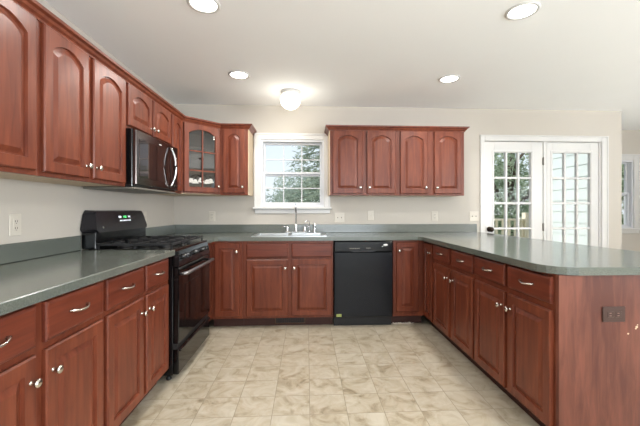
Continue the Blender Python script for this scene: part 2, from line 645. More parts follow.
def lite_panel(x0, x1, gx0, gx1, name):
    z0, z1, gz0, gz1 = .022, 2.038, .335, 1.905
    y = D + .004
    mb = MB()
    mb.box(x0, gx0, y, y + .044, z0, z1, .002)
    mb.box(gx1, x1, y, y + .044, z0, z1, .002)
    mb.box(gx0, gx1, y, y + .044, z0, gz0, .002)
    mb.box(gx0, gx1, y, y + .044, gz1, z1, .002)
    # raised bead round the glass
    for a in ((gx0 - .03, gx0 - .006, gz0 - .03, gz1 + .03), (gx1 + .006, gx1 + .03, gz0 - .03, gz1 + .03),
              (gx0 - .006, gx1 + .006, gz0 - .03, gz0 - .006), (gx0 - .006, gx1 + .006, gz1 + .006, gz1 + .03)):
        mb.box(a[0], a[1], y - .006, y + .002, a[2], a[3], .003)
    s_ = mb.build(name, M['trim'], fd)
    MB().box(gx0 - .003, gx1 + .003, y + .02, y + .025, gz0 - .003, gz1 + .003).build('glass_pane', M['glass'], s_)
    m2 = MB()
    for i in (1, 2):
        x = gx0 + (gx1 - gx0) * i / 3
        m2.box(x - .013, x + .013, y + .002, y + .042, gz0 - .002, gz1 + .002, .004)
    for k in range(1, 5):
        z = gz0 + (gz1 - gz0) * k / 5
        m2.box(gx0 - .002, gx1 + .002, y + .003, y + .041, z - .013, z + .013, .004)
    m2.build('muntin_grid', M['trim'], s_)
    return s_


leafp = lite_panel(2.19, 2.938, 2.316, 2.785, 'door_leaf')
lite_panel(2.99, 3.664, 3.066, 3.555, 'side_panel')
k = MB()
Mk = Matrix.Translation((2.252, D + .004, .955)) @ Matrix.Rotation(PI / 2, 4, 'X')
k.lathe([(.032, 0), (.032, .006), (.012, .01), (.011, .03), (.026, .038), (.031, .052), (.024, .064), (.0, .068)], 20, Mk)
tag(k.build('door_knob', M['bronze'], leafp), 'dark bronze door knob')
for z in (1.80, .98, .25):
    h = MB().tube([(2.9395, D - .006, z - .05), (2.9395, D - .006, z + .05)], .007, 10)
    h.box(2.93, 2.949, D - .004, D + .004, z - .045, z + .045)
    tag(h.build('hinge', M['greymetal'], leafp), 'grey metal hinge')


# ------------------------------------------------------------------ cabinet parts
def ring(x0, x1, z0, z1, rise, y, n=12):
    pts = [(x0, y, z0), (x1, y, z0)]
    for i in range(n + 1):
        t = i / n
        pts.append((x1 + (x0 - x1) * t, y, z1 - rise * (2 * t - 1) ** 2))
    return pts


def door_mesh(x0, x1, z0, z1, y0=0.0, th=.02, rise=0.0, stile=.052, glass=False):
    """raised-panel door, its back at local y0, its face at y0-th"""
    yf = y0 - th
    mb = MB()
    n = 12
    R = [ring(x0, x1, z0, z1, 0, y0 - .0005, n), ring(x0, x1, z0, z1, 0, yf + .006, n),
         ring(x0 + .006, x1 - .006, z0 + .006, z1 - .006, 0, yf, n)]
    s = stile
    R.append(ring(x0 + s, x1 - s, z0 + s, z1 - s, rise, yf, n))
    if glass:
        R.append(ring(x0 + s + .004, x1 - s - .004, z0 + s + .004, z1 - s - .004, rise, yf + .005, n))
        R.append(ring(x0 + s + .004, x1 - s - .004, z0 + s + .004, z1 - s - .004, rise, y0 - .0005, n))
    else:
        R.append(ring(x0 + s + .003, x1 - s - .003, z0 + s + .003, z1 - s - .003, rise, yf + .011, n))
        R.append(ring(x0 + s + .010, x1 - s - .010, z0 + s + .010, z1 - s - .010, rise, yf + .011, n))
        e = s + .034
        R.append(ring(x0 + e, x1 - e, z0 + e, z1 - e, rise * .9, yf + .001, n))
    m = len(R[0])
    vs = [p for r in R for p in r]
    fs = []
    for a in range(len(R) - 1):
        for i in range(m):
            j = (i + 1) % m
            fs.append([a * m + i, a * m + j, (a + 1) * m + j, (a + 1) * m + i])
    if glass:
        a = len(R) - 1
        for i in range(m):
            j = (i + 1) % m
            fs.append([a * m + i, a * m + j, j, i])
    else:
        a = len(R) - 1
        fs.append([a * m + i for i in range(m)])
        fs.append(list(range(m))[::-1])
    mb.add(vs, fs)
    return mb


def drawer_mesh(x0, x1, z0, z1, y0=0.0, th=.02):
    yf = y0 - th
    mb = MB()
    R = [[(x0, y0 - .0005), (x1, z0, z1)]]
    loops = []
    for ins, y in ((0, y0 - .0005), (0, yf + .007), (.004, yf + .002), (.012, yf)):
        loops.append([(x0 + ins, y, z0 + ins), (x1 - ins, y, z0 + ins), (x1 - ins, y, z1 - ins), (x0 + ins, y, z1 - ins)])
    vs = [p for r in loops for p in r]
    fs = []
    for a in range(3):
        for i in range(4):
            j = (i + 1) % 4
            fs.append([a * 4 + i, a * 4 + j, a * 4 + 4 + j, a * 4 + 4 + i])
    fs.append([12, 13, 14, 15])
    fs.append([3, 2, 1, 0])
    mb.add(vs, fs)
    return mb


def knob(x, z, y, parent):
    m = Matrix.Translation((x, y, z)) @ Matrix.Rotation(PI / 2, 4, 'X')
    k = MB().lathe([(.009, -.0015), (.008, .003), (.0055, .006), (.0055, .014), (.0115, .019), (.0155, .024), (.0145, .029), (.008, .032), (0, .033)], 16, m)
    return tag(k.build('knob', M['nickel'], parent), 'round brushed nickel knob')


def bar_pull(x, z, y, parent, w=.10):
    p = []
    for i in range(15):
        t = i / 14
        h = .026 * math.sin(PI * t) ** .5
        p.append((x - w / 2 + w * t, y - h + .001, z - .006 * math.sin(PI * t)))
    rr = [.0065, .006, .005] + [.0045] * 9 + [.005, .006, .0065]
    k = MB().tube(p, rr, 10)
    for s in (-1, 1):
        k.tube([(x + s * w / 2 - .009, y - .003, z), (x + s * w / 2 + .009, y - .003, z)], [.004, .004], 8)
    return tag(k.build('drawer_pull', M['nickel'], parent), 'curved brushed nickel drawer pull')


def base_body(w, parent, depth=.60, z0=.10, toe=True, mat=None, ztop=.882, x0=0, end_open=True):
    mb = MB()
    mb.box(x0, w, .02, depth, z0, ztop)
    mb.build('body', mat or M['wood'], parent)
    MB().box(x0, w, 0, .0195, z0, .882, .001).build('face_frame', M['wood'], parent)
    if toe:
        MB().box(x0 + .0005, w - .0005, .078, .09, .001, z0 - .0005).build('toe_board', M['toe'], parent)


def base_unit(name, label, loc, rz, w, doors, drawers, dz0=.118, dz1=.70, wz0=.735, wz1=.868, group='cherry base cabinets', pulls=True, body_kw={}):
    """doors: (x0,x1,knob side); drawers: (x0,x1)"""
    t = thing(name, label, 'cabinet', loc, rz, group)
    base_body(w, t, **body_kw)
    for x0, x1, side, *zz in doors:
        a, b = (zz + [dz0, dz1])[:2] if zz else (dz0, dz1)
        d = door_mesh(x0, x1, a, b).build('door', M['wood'], t)
        kx = x1 - .028 if side == 'r' else x0 + .028
        knob(kx, b - .085, -.0195, d)
    for x0, x1 in drawers:
        d = drawer_mesh(x0, x1, wz0, wz1).build('drawer' if pulls else 'drawer_front', M['woodx'], t)
        if pulls: bar_pull((x0 + x1) / 2, (wz0 + wz1) / 2 + .004, -.0195, d)
    return t


FL = XL + .60                      # face-frame plane of the left run
FB = D - .615                      # of the back run
FR = XR and 1.1657 + .048          # of the peninsula
RZ_L, RZ_R = PI / 2, -PI / 2

base_unit('base_cabinet', 'left-hand cherry base cabinet nearest the camera, cut by the photo edge',
          (FL, .858, 0), RZ_L, .760, [(.025, .358, 'r'), (.402, .742, 'l')], [(.025, .358), (.402, .742)], dz1=.695, wz0=.722,
          body_kw={'depth': .595})
base_unit('base_cabinet', 'cherry base cabinet with two drawers standing left of the black gas range',
          (FL, 1.620, 0), RZ_L, .745, [(.012, .362, 'r'), (.400, .712, 'l')], [(.012, .362), (.400, .712)], dz1=.695, wz0=.722,
          body_kw={'depth': .595})
# blind corner cabinet and its return beside the range
cc = base_unit('corner_base_cabinet', 'narrow cherry base cabinet door in the left corner between range and sink cabinet',
               (-.952, FB, 0), 0, .305, [(.033, .280, 'r', .125, .862)], [], body_kw={'depth': .60})
mb = MB().box(-.602, -.001, -.268, .598, .10, .882)
mb.build('corner_body', M['wood'], cc)
base_unit('sink_base_cabinet', 'wide cherry sink cabinet below the window with two false drawer fronts',
          (-.646, FB, 0), 0, .915, [(.040, .458, 'r'), (.493, .902, 'l')], [(.040, .458), (.493, .902)],
          dz0=.125, dz1=.695, wz0=.715, wz1=.856, pulls=False, body_kw={'depth': .60, 'ztop': .70})
base_unit('corner_base_cabinet', 'narrow full-height cherry door in the right corner beside the black dishwasher',
          (.888, FB, 0), 0, .325, [(.030, .262, 'l', .15, .862)], [], body_kw={'depth': .60})
pc = base_unit('corner_base_cabinet', 'slim cherry door at the inner corner of the peninsula with a knob near its top',
               (FR, FB - .001, 0), RZ_R, .272, [(.03, .250, 'r', .118, .862)], [], body_kw={'depth': .60})
p1 = base_unit('base_cabinet', 'cherry peninsula cabinet with two drawers, the one further from the camera',
               (FR, 3.144, 0), RZ_R, .785, [(.015, .368, 'r'), (.425, .775, 'l')], [(.015, .368), (.425, .775)], body_kw={'depth': .60})
p2 = base_unit('base_cabinet', 'cherry peninsula cabinet with two drawers at the open end nearest the camera',
               (FR, 2.358, 0), RZ_R, .780, [(.015, .378, 'r'), (.415, .768, 'l')], [(.015, .378), (.415, .768)], body_kw={'depth': .60})
# peninsula end panel (covers cabinet end and the bar's knee wall) and back panel
ep = MB().box(FR - .001, 1.93, 1.556, 1.577, 0, .882, .001).build('peninsula_end_panel', M['panel'])
tag(ep, 'large plain cherry end panel closing the peninsula below the counter', 'cabinet panel')
bp_ = MB().box(FR + .603, FR + .625, 1.578, D - .002, 0, .882, .001).build('peninsula_back_panel', M['panel'])
tag(bp_, 'cherry back panel on the dining side of the peninsula', 'cabinet panel')


# ------------------------------------------------------------------ worktops
def clip_counter(pts, name, label):
    t = thing(name, label, 'countertop')
    return t


def slab(mb, pts, z0, z1, ch=.004):
    """polygon slab with a small chamfer on the top edge"""
    n = len(pts)
    P = [Vector((a, b, 0)) for a, b in pts]
    ins = []
    for i in range(n):
        p, q, r = P[i - 1], P[i], P[(i + 1) % n]
        a = (q - p).normalized(); b = (r - q).normalized()
        na = Vector((-a.y, a.x, 0)); nb = Vector((-b.y, b.x, 0))
        m = (na + nb)
        m = m / max(.3, m.length_squared) * 2 if m.length > 1e-6 else na
        ins.append(q + m * ch)
    vs = [(p.x, p.y, z0) for p in P] + [(p.x, p.y, z1 - ch) for p in P] + [(p.x, p.y, z1) for p in ins]
    fs = [list(range(n))[::-1], [2 * n + i for i in range(n)]]
    for i in range(n):
        j = (i + 1) % n
        fs.append([i, j, n + j, n + i])
        fs.append([n + i, n + j, 2 * n + j, 2 * n + i])
    mb.add(vs, fs)


EL = XL + .645                     # left counter edge
EB = D - .648
ER = 1.168
tl = thing('countertop', 'speckled grey-green worktop left of the range, running out of the photo', 'countertop')
mb = MB()
slab(mb, [(XL + .001, .86), (EL, .86), (EL, 2.372), (XL + .001, 2.372)], .884, CT)
mb.build('worktop', M['counter'], tl)
MB().box(XL + .001, XL + .02, .86, 2.372, CT + .0005, 1.022, .003).build('backsplash', M['counter'], tl)
tm = thing('countertop', 'speckled grey-green worktop round the corner, under the window and over the peninsula', 'countertop')
mb = MB()
# cut into strips so that the sink opening stays open
SX0, SX1, SY0, SY1 = -.545, .185, 3.47, 3.955
back = D - .001
slab(mb, [(XL + .001, 3.132), (EL, 3.132), (EL, EB - .03), (EL + .03, EB), (SX0, EB), (SX0, back), (XL + .001, back)], .884, CT, .0)
slab(mb, [(SX0, EB), (SX1, EB), (SX1, SY0), (SX0, SY0)], .884, CT, 0)
slab(mb, [(SX0, SY1), (SX1, SY1), (SX1, back), (SX0, back)], .884, CT, 0)
slab(mb, [(SX1, EB), (ER - .03, EB), (ER, EB - .03), (ER, 1.70), (1.172, 1.655), (1.188, 1.61), (1.215, 1.575), (1.25, 1.552), (1.30, 1.538),
          (2.10, 1.538), (2.16, 1.55), (2.195, 1.60), (2.20, 1.68), (2.118, back), (SX1, back)], .884, CT, 0)
mb.build('worktop', M['counter'], tm)
mb = MB()
mb.box(XL + .001, XL + .02, 3.132, back, CT + .0005, 1.022, .003)
mb.box(XL + .0205, 2.085, D - .02, back, CT + .0005, 1.022, .003)
mb.build('backsplash', M['counter'], tm)

# ------------------------------------------------------------------ wall cabinets
UL = XL + .305                     # upper face-frame plane, left run
UB = D - .305
UZ0, UZ1 = 1.356, 2.10


def upper_unit(name, label, loc, rz, w, doors, z0=UZ0, z1=UZ1, dep=.303, rise=.045, group='cherry wall cabinets', dt=2.078, stile=.052, knobz=.065):
    t = thing(name, label, 'cabinet', loc, rz, group)
    mb = MB()
    mb.box(.001, w - .001, .0195, dep, z0 + .012, z1)
    mb.build('body', M['wood'], t)
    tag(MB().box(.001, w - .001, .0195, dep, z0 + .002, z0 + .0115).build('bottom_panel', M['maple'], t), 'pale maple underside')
    MB().box(0, w, 0, .019, z0, z1, .001).build('face_frame', M['wood'], t)
    for x0, x1, side in doors:
        d = door_mesh(x0, x1, z0 + .022, dt, rise=rise, stile=stile).build('door', M['wood'], t)
        kx = x1 - .026 if side == 'r' else x0 + .026
        knob(kx, z0 + .022 + knobz, -.0195, d)
    return t


upper_unit('wall_cabinet', 'cherry wall cabinet on the left wall nearest the camera, cut by the photo edge',
           (UL, .860, 0), RZ_L, .760, [(.025, .362, 'r'), (.402, .740, 'l')])
upper_unit('wall_cabinet', 'cherry wall cabinet with two arched doors left of the microwave',
           (UL, 1.6205, 0), RZ_L, .760, [(.024, .350, 'r'), (.390, .736, 'l')])
upper_unit('wall_cabinet', 'short cherry wall cabinet with two small arched doors above the microwave',
           (UL, 2.381, 0), RZ_L, .757, [(.014, .368, 'r'), (.392, .745, 'l')], z0=1.765, rise=.04, knobz=.05)
upper_unit('wall_cabinet', 'narrow cherry wall cabinet squeezed between microwave and glass-door corner cabinet',
           (UL, 3.1385, 0), RZ_L, .281, [(.02, .262, 'l')], rise=.035)
# glass corner cabinet, diagonal front
CX0, CY0 = UL, 3.4205
CX1, CY1 = -.9435, UB
gw = math.hypot(CX1 - CX0, CY1 - CY0)
gt = thing('corner_wall_cabinet', 'diagonal corner wall cabinet with an arched six-pane glass door', 'cabinet', (CX0, CY0, 0), math.atan2(CY1 - CY0, CX1 - CX0), 'cherry wall cabinets')
ia = -gt.rotation_euler.z


def tolocal(x, y):
    dx, dy = x - CX0, y - CY0
    return (dx * math.cos(ia) - dy * math.sin(ia), dx * math.sin(ia) + dy * math.cos(ia))


outer = [(CX0, CY0), (CX1, CY1), (CX1, D - .002), (XL + .002, D - .002), (XL + .002, CY0)]
lo = [tolocal(x, y) for x, y in outer]
# back panels, ends, top and bottom, as a hollow box
mb = MB()
mb.prism(lo, UZ1 - .018, UZ1)


def wallseg(mb, a, b, th, z0, z1):
    a = Vector((a[0], a[1], 0)); b = Vector((b[0], b[1], 0))
    d = (b - a).normalized()
    nrm = Vector((-d.y, d.x, 0)) * th
    q = [a, b, b + nrm, a + nrm]
    mb.prism([(p.x, p.y) for p in q], z0, z1)


for i in range(1, 5):
    wallseg(mb, lo[i], lo[(i + 1) % 5], .012, UZ0 + .012, UZ1 - .018)
mb.build('body', M['dark_in'], gt)
mb = MB()
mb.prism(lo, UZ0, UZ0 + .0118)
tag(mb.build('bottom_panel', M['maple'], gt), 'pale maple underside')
mb = MB()
inn = [tolocal(x, y) for x, y in [(CX0 - .02, CY0 + .03), (CX1 - .03, CY1 + .02), (CX1 - .03, D - .03), (XL + .03, D - .03), (XL + .03, CY0 + .03)]]
for z in (1.60, 1.84):
    mb.prism(inn, z, z + .016)
mb.build('shelves', M['dark_in'], gt)
mb = MB()
st = .02
mb.box(0, st, 0, .018, UZ0, UZ1)
mb.box(gw - st, gw, 0, .018, UZ0, UZ1)
mb.box(st, gw - st, 0, .018, UZ0, UZ0 + .035)
mb.box(st, gw - st, 0, .018, UZ1 - .04, UZ1)
mb.build('face_frame', M['wood'], gt)
gx0, gx1 = .018, gw - .018
gd = door_mesh(gx0, gx1, UZ0 + .022, 2.078, rise=.045, glass=True, stile=.05).build('glass_door', M['wood'], gt)
mb = MB()
mb.prism([(x, z) for x, _, z in ring(gx0 + .053, gx1 - .053, UZ0 + .075, 2.025, .045, 0)], -.009, -.006, 'y')
mb.build('glass_pane', M['cabglass'], gd)
mb = MB()
gc = gw / 2
mb.box(gc - .007, gc + .007, -.017, -.0095, UZ0 + .074, 2.026)
for z in (1.60, 1.80):
    mb.box(gx0 + .05, gx1 - .05, -.0165, -.0095, z - .007, z + .007)
mb.build('muntin_grid', M['wood'], gd)
knob(gx1 - .025, UZ0 + .09, -.0195, gd)
us = upper_unit('wall_cabinet', 'single-door cherry wall cabinet on the back wall left of the kitchen window',
                (CX1 + .0005, UB, 0), 0, .299, [(.030, .268, 'r')])
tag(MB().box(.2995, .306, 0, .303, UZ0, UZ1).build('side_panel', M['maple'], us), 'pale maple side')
for i, (x, lab, l2) in enumerate(((.258, 'cherry wall cabinet just right of the kitchen window, pale left side', 1), (1.0225, 'cherry wall cabinet on the back wall nearest the glazed door', 0))):
    u = upper_unit('wall_cabinet', lab, (x, UB, 0), 0, .7635, [(.030, .362, 'r'), (.412, .738, 'l')] if i == 0 else [(.024, .338, 'r'), (.412, .728, 'l')])
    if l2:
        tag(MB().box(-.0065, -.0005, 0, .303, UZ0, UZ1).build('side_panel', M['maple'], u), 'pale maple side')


# crown mouldings swept along the cabinet tops
def crown(path, label, ends=(None, None)):
    prof = [(0, 2.078), (.006, 2.078), (.009, 2.088), (.020, 2.098), (.026, 2.110), (.040, 2.118), (.043, 2.132), (0, 2.132)]
    n = len(path)
    P = [Vector((a, b, 0)) for a, b in path]
    loops = []
    for i in range(n):
        if i == 0: d = (P[1] - P[0]).normalized(); nn = Vector((d.y, -d.x, 0))
        elif i == n - 1: d = (P[-1] - P[-2]).normalized(); nn = Vector((d.y, -d.x, 0))
        else:
            a = (P[i] - P[i - 1]).normalized(); b = (P[i + 1] - P[i]).normalized()
            na = Vector((a.y, -a.x, 0)); nb = Vector((b.y, -b.x, 0))
            m = na + nb
            nn = m * (2 / m.length_squared)
        loops.append([P[i] + nn * o + Vector((0, 0, z)) for o, z in prof])
    m = len(prof)
    vs = [p for l in loops for p in l]
    fs = []
    for a in range(n - 1):
        for i in range(m):
            j = (i + 1) % m
            fs.append([a * m + i, a * m + j, (a + 1) * m + j, (a + 1) * m + i])
    fs.append(list(range(m)))
    fs.append([(n - 1) * m + i for i in range(m)])
    mb = MB()
    mb.add(vs, fs)
    # lid closing the cabinet tops behind the moulding
    return tag(mb.build('crown_molding', M['wood']), label, 'molding')


e = .0215
crown([(UL + e - .02, .86), (UL + e - .02, CY0 - .001), (CX1, UB - .001), (CX1 + .3065, UB - .001), (CX1 + .3065, D - .002)],
      'cherry crown molding along the top of the left wall cabinets and corner cabinet')
crown([(.2505, D - .002), (.2505, UB - .001), (1.787, UB - .001), (1.787, D - .002)],
      'cherry crown molding on top of the wall cabinets right of the window')

# ------------------------------------------------------------------ microwave
mw = thing('microwave', 'over-the-range microwave in black stainless with a bowed silver handle', 'microwave', (UL, 2.383, 0), RZ_L)
W = .752
MB().box(0, W, -.045, .30, 1.357, 1.762, .004).build('housing', M['black'], mw)
mb = MB()
mb.box(0.002, W - .002, -.072, -.046, 1.372, 1.758, .005)
dr = mb.build('door', M['blacksteel'], mw)
MB().box(.045, .548, -.0745, -.0715, 1.425, 1.70, .002).build('door_window', M['mwglass'], dr)
MB().box(.58, .735, -.0742, -.0715, 1.39, 1.74, .002).build('control_panel', M['blackglass'], dr)
p = []
for i in range(17):
    t = i / 16
    p.append((.565 + .012 * math.sin(PI * t), -.074 - .048 * math.sin(PI * t) ** .6, 1.39 + .34 * t))
mb = MB().tube(p, [.009] + [.0085] * 15 + [.009], 10)
tag(mb.build('handle', M['chrome'], dr), 'bowed silver handle')
MB().box(.36, .40, -.0758, -.0744, 1.715, 1.722).build('brand_mark', M['white_print'], dr)
MB().box(.01, W - .01, -.06, .29, 1.343, 1.3565, .003).build('vent_grille', M['greymetal'], mw)

# ------------------------------------------------------------------ gas range
RX0, RW = 2.378, .748
rg = thing('gas_range', 'black freestanding gas range standing against the left wall', 'stove', (FL, RX0, 0), RZ_L)
BK = .598          # wall side (local y)
FRT = -.055
MB().box(.003, RW - .003, FRT + .03, BK - .01, .045, .905, .003).build('body', M['black'], rg)
mb = MB()
for x in (.05, RW - .05):
    for y in (.02, BK - .06):
        mb = MB().lathe([(.018, 0), (.018, .012), (.009, .016), (.009, .046)], 12, Matrix.Translation((x, y, 0)))
        mb.build('foot', M['blackmatte'], rg)
ct = MB().box(0, RW, FRT + .02, BK - .055, .905, .925, .005).build('cooktop', M['black'], rg)
tag(MB().box(.001, RW - .001, FRT + .012, FRT + .02, .905, .922, .002).build('front_trim', M['blacksteel'], rg), 'thin dark steel strip')
# burners
bi = 0
for bx in (.19, RW - .19):
    for by in (.10, .39):
        m = Matrix.Translation((bx, by, .9255))
        b = MB().lathe([(.052, 0), (.05, .008), (.036, .010), (.036, .018), (.034, .022), (0, .023)], 24, m)
        b.build('burner', M['blackmatte'], rg)
for gx in (.03, RW / 2 + .008):
    g = MB()
    gw_ = RW / 2 - .038
    y0, y1 = -.005, .49
    z0, z1 = .946, .962
    r = .006
    for a in ((gx, y0, gx, y1), (gx + gw_, y0, gx + gw_, y1), (gx, y0, gx + gw_, y0), (gx, y1, gx + gw_, y1), (gx, (y0 + y1) / 2, gx + gw_, (y0 + y1) / 2)):
        g.box(a[0] - r, a[2] + r, a[1] - r, a[3] + r, z0, z1, .002)
    for cy in (.10, .39):
        cx = gx + gw_ / 2
        for dx, dy in ((1, 0), (-1, 0), (0, 1), (0, -1)):
            L0, L1 = .03, (gw_ / 2 if dx else .118)
            xa, xb = sorted((cx + dx * L0, cx + dx * L1)); ya, yb = sorted((cy + dy * L0, cy + dy * L1))
            g.box(xa - (r if dy else 0), xb + (r if dy else 0), ya - (r if dx else 0), yb + (r if dx else 0), z0, z1 + .004, .002)
    for fx in (gx, gx + gw_):
        for fy in (y0, (y0 + y1) / 2, y1):
            g.box(fx - .006, fx + .006, fy - .006, fy + .006, .9255, z0)
    g.build('grate', M['blackmatte'], rg)
# slanted knob panel
kp = MB()
kp.prism([(FRT + .012, .905), (FRT + .03, .905), (FRT + .03, .80), (FRT - .012, .80), (FRT - .012, .812)], .002, RW - .002, 'x')
kpo = kp.build('control_panel', M['blackglass'], rg)
tag(MB().box(0, .004, FRT - .014, FRT + .028, .80, .906, .001).build('panel_trim', M['black'], rg), 'glossy black end strip')
slope = math.atan2(.024, .093)
for x in (.11, .19, RW / 2, RW - .19, RW - .11):
    m = Matrix.Translation((x, FRT + .0, .858)) @ Matrix.Rotation(PI / 2 - slope * .8, 4, 'X')
    kb = MB().lathe([(.021, -.004), (.021, .006), (.018, .010), (.017, .026), (.014, .029), (0, .03)], 18, m)
    kb.box(-.004, .004, -.018, .018, .028, .034, .001, m)
    kb.build('burner_knob', M['black'], rg)
od = MB().box(.004, RW - .004, FRT - .012, FRT + .029, .265, .795, .006).build('oven_door', M['blackglass'], rg)
MB().box(.12, RW - .12, FRT - .0145, FRT - .0115, .37, .66, .002).build('oven_window', M['blackglass'], od)
p = [(.04, FRT - .012, .745), (.04, FRT - .045, .75), (.06, FRT - .058, .752), (RW / 2, FRT - .064, .753), (RW - .06, FRT - .058, .752), (RW - .04, FRT - .045, .75), (RW - .04, FRT - .012, .745)]
hb = MB()
hb.tube(p, [.011, .012, .0125, .0125, .0125, .012, .011], 10)
tag(hb.build('oven_handle', M['handle'], od), 'dark steel bar handle')
dd = MB().box(.004, RW - .004, FRT - .010, FRT + .029, .05, .225, .006).build('storage_drawer', M['blackglass'], rg)
MB().box(.004, RW - .004, FRT + .0, FRT + .029, .226, .264).build('drawer_recess', M['blackmatte'], rg)
MB().box(.02, RW - .02, FRT - .022, FRT - .009, .205, .222, .004).build('drawer_lip', M['black'], dd)
# back guard: lower riser and tilted console with slanted ends
MB().box(.012, RW - .012, BK - .10, BK - .006, .9255, 1.04, .004).build('back_riser', M['black'], rg)
g = MB()
yb0, yb1 = BK - .004, BK - .115
poly_b = [(.02, 1.035), (RW - .02, 1.035), (RW, 1.06), (RW - .028, 1.17), (RW - .05, 1.195), (.05, 1.195), (.028, 1.17), (0.0, 1.06)]
vsb = [(x, yb0, z) for x, z in poly_b]
vsf = [(x, yb1 + .035 * (z - 1.035) / .16 - .0, z) for x, z in [(.03, 1.038), (RW - .03, 1.038), (RW - .008, 1.062), (RW - .036, 1.165), (RW - .056, 1.188), (.056, 1.188), (.036, 1.165), (.008, 1.062)]]
n = 8
g.add(vsb + vsf, [list(range(8)), [8 + i for i in range(8)]] + [[i, (i + 1) % 8, 8 + (i + 1) % 8, 8 + i] for i in range(8)])
gco = g.build('console', M['console'], rg)
tl_ = math.atan2(.035, .16)


def on_console(u, w_, v, h, mat, name, poly=None):
    y = yb1 + .035 * (v - 1.035) / .16 - .0012
    mb = MB()
    m = Matrix.Translation((u, y, v)) @ Matrix.Rotation(-tl_, 4, 'X')
    if poly:
        for q in poly: mb.box(q[0], q[1], -.0008, .0012, q[2], q[3], 0, m)
    else:
        mb.box(-w_ / 2, w_ / 2, -.0008, .0012, -h / 2, h / 2, 0, m)
    return mb.build(name, mat, gco)


def seg_digit(d, x, s):
    S = {'a': (.1, .9, 1.85, 2.0), 'b': (.85, 1, 1.05, 1.9), 'c': (.85, 1, .1, .95), 'd': (.1, .9, 0, .15), 'e': (0, .15, .1, .95), 'f': (0, .15, 1.05, 1.9), 'g': (.1, .9, .93, 1.08)}
    D_ = {'1': 'bc', '2': 'abged', '0': 'abcdef', '3': 'abgcd', '5': 'afgcd', '8': 'abcdefg'}
    return [(x + S[k][0] * s, x + S[k][1] * s, (S[k][2] - 1) * s, (S[k][3] - 1) * s) for k in D_[d]]


q = []
for i, d in enumerate('1200'):
    q += seg_digit(d, -.022 + i * .012 + (.003 if i > 1 else 0), .0085)
tag(on_console(RW / 2 + .02, 0, 1.142, 0, M['digits'], 'clock_digits', q), 'green lit clock digits')
ic = []
for cx in (-.075, -.055):
    ic += [(cx - .007, cx + .007, .004, .007), (cx - .007, cx - .004, -.008, .007), (cx + .004, cx + .007, -.008, .004), (cx - .005, cx + .005, -.001, .001)]
for cx in (.062, .082):
    ic += [(cx - .007, cx - .003, -.007, .007), (cx - .003, cx + .006, .003, .006), (cx - .003, cx + .003, -.003, 0)]
for i in range(9):
    cx = -.07 + i * .0185
    ic += [(cx - .005, cx + .004, -.034, -.030), (cx - .002, cx + .003, -.030, -.024)]
tag(on_console(RW / 2 + .02, 0, 1.142, 0, M['icon'], 'key_legends', ic), 'white lit key symbols')
m = Matrix.Translation((.085, yb1 + .006, 1.072)) @ Matrix.Rotation(PI / 2 - tl_, 4, 'X')
MB().lathe([(.007, -.001), (.007, .002), (0, .002)], 16, m).build('brand_badge', M['greymetal'], gco)

# ------------------------------------------------------------------ dishwasher
dw = thing('dishwasher', 'black built-in dishwasher below the worktop right of the sink', 'dishwasher', (.274, FB, 0), 0)
w = .608
MB().box(.004, w - .004, .0, .57, .10, .872).build('tub', M['black'], dw)
dr = MB().box(.004, w - .004, -.028, -.001, .105, .765, .006).build('door', M['dwblack'], dw)
pn = MB().box(.004, w - .004, -.034, -.001, .768, .876, .008).build('control_panel', M['black'], dw)
mb = MB().prism([(.16, .783), (.44, .783), (.40, .768), (.20, .768)], -.040, -.033, 'y')
mb.build('latch_handle', M['blackmatte'], pn)
for i in range(6):
    MB().box(.16 + i * .018, .172 + i * .018, -.0352, -.0338, .800, .808).build('button', M['greymetal'], pn)
for i in range(3):
    MB().box(.33 + i * .016, .341 + i * .016, -.0352, -.0338, .803, .810).build('button', M['greymetal'], pn)
m = Matrix.Translation((.528, -.034, .838)) @ Matrix.Rotation(PI / 2, 4, 'X') @ Matrix.Diagonal((1.9, .9, 1, 1))
tag(MB().lathe([(.0125, -.001), (.0125, .0022), (0, .0024)], 20, m).build('brand_badge', M['white_print'], pn), 'small white oval badge')
MB().box(.49, .502, -.0352, -.0338, .820, .826).build('indicator', M['white_print'], pn)
tag(MB().box(.025, .078, -.0297, -.028, .112, .140).build('sticker', M['sticker'], dr), 'small green sticker')
MB().box(.004, w - .004, .035, .05, .002, .1).build('kick_plate', M['blackmatte'], dw)

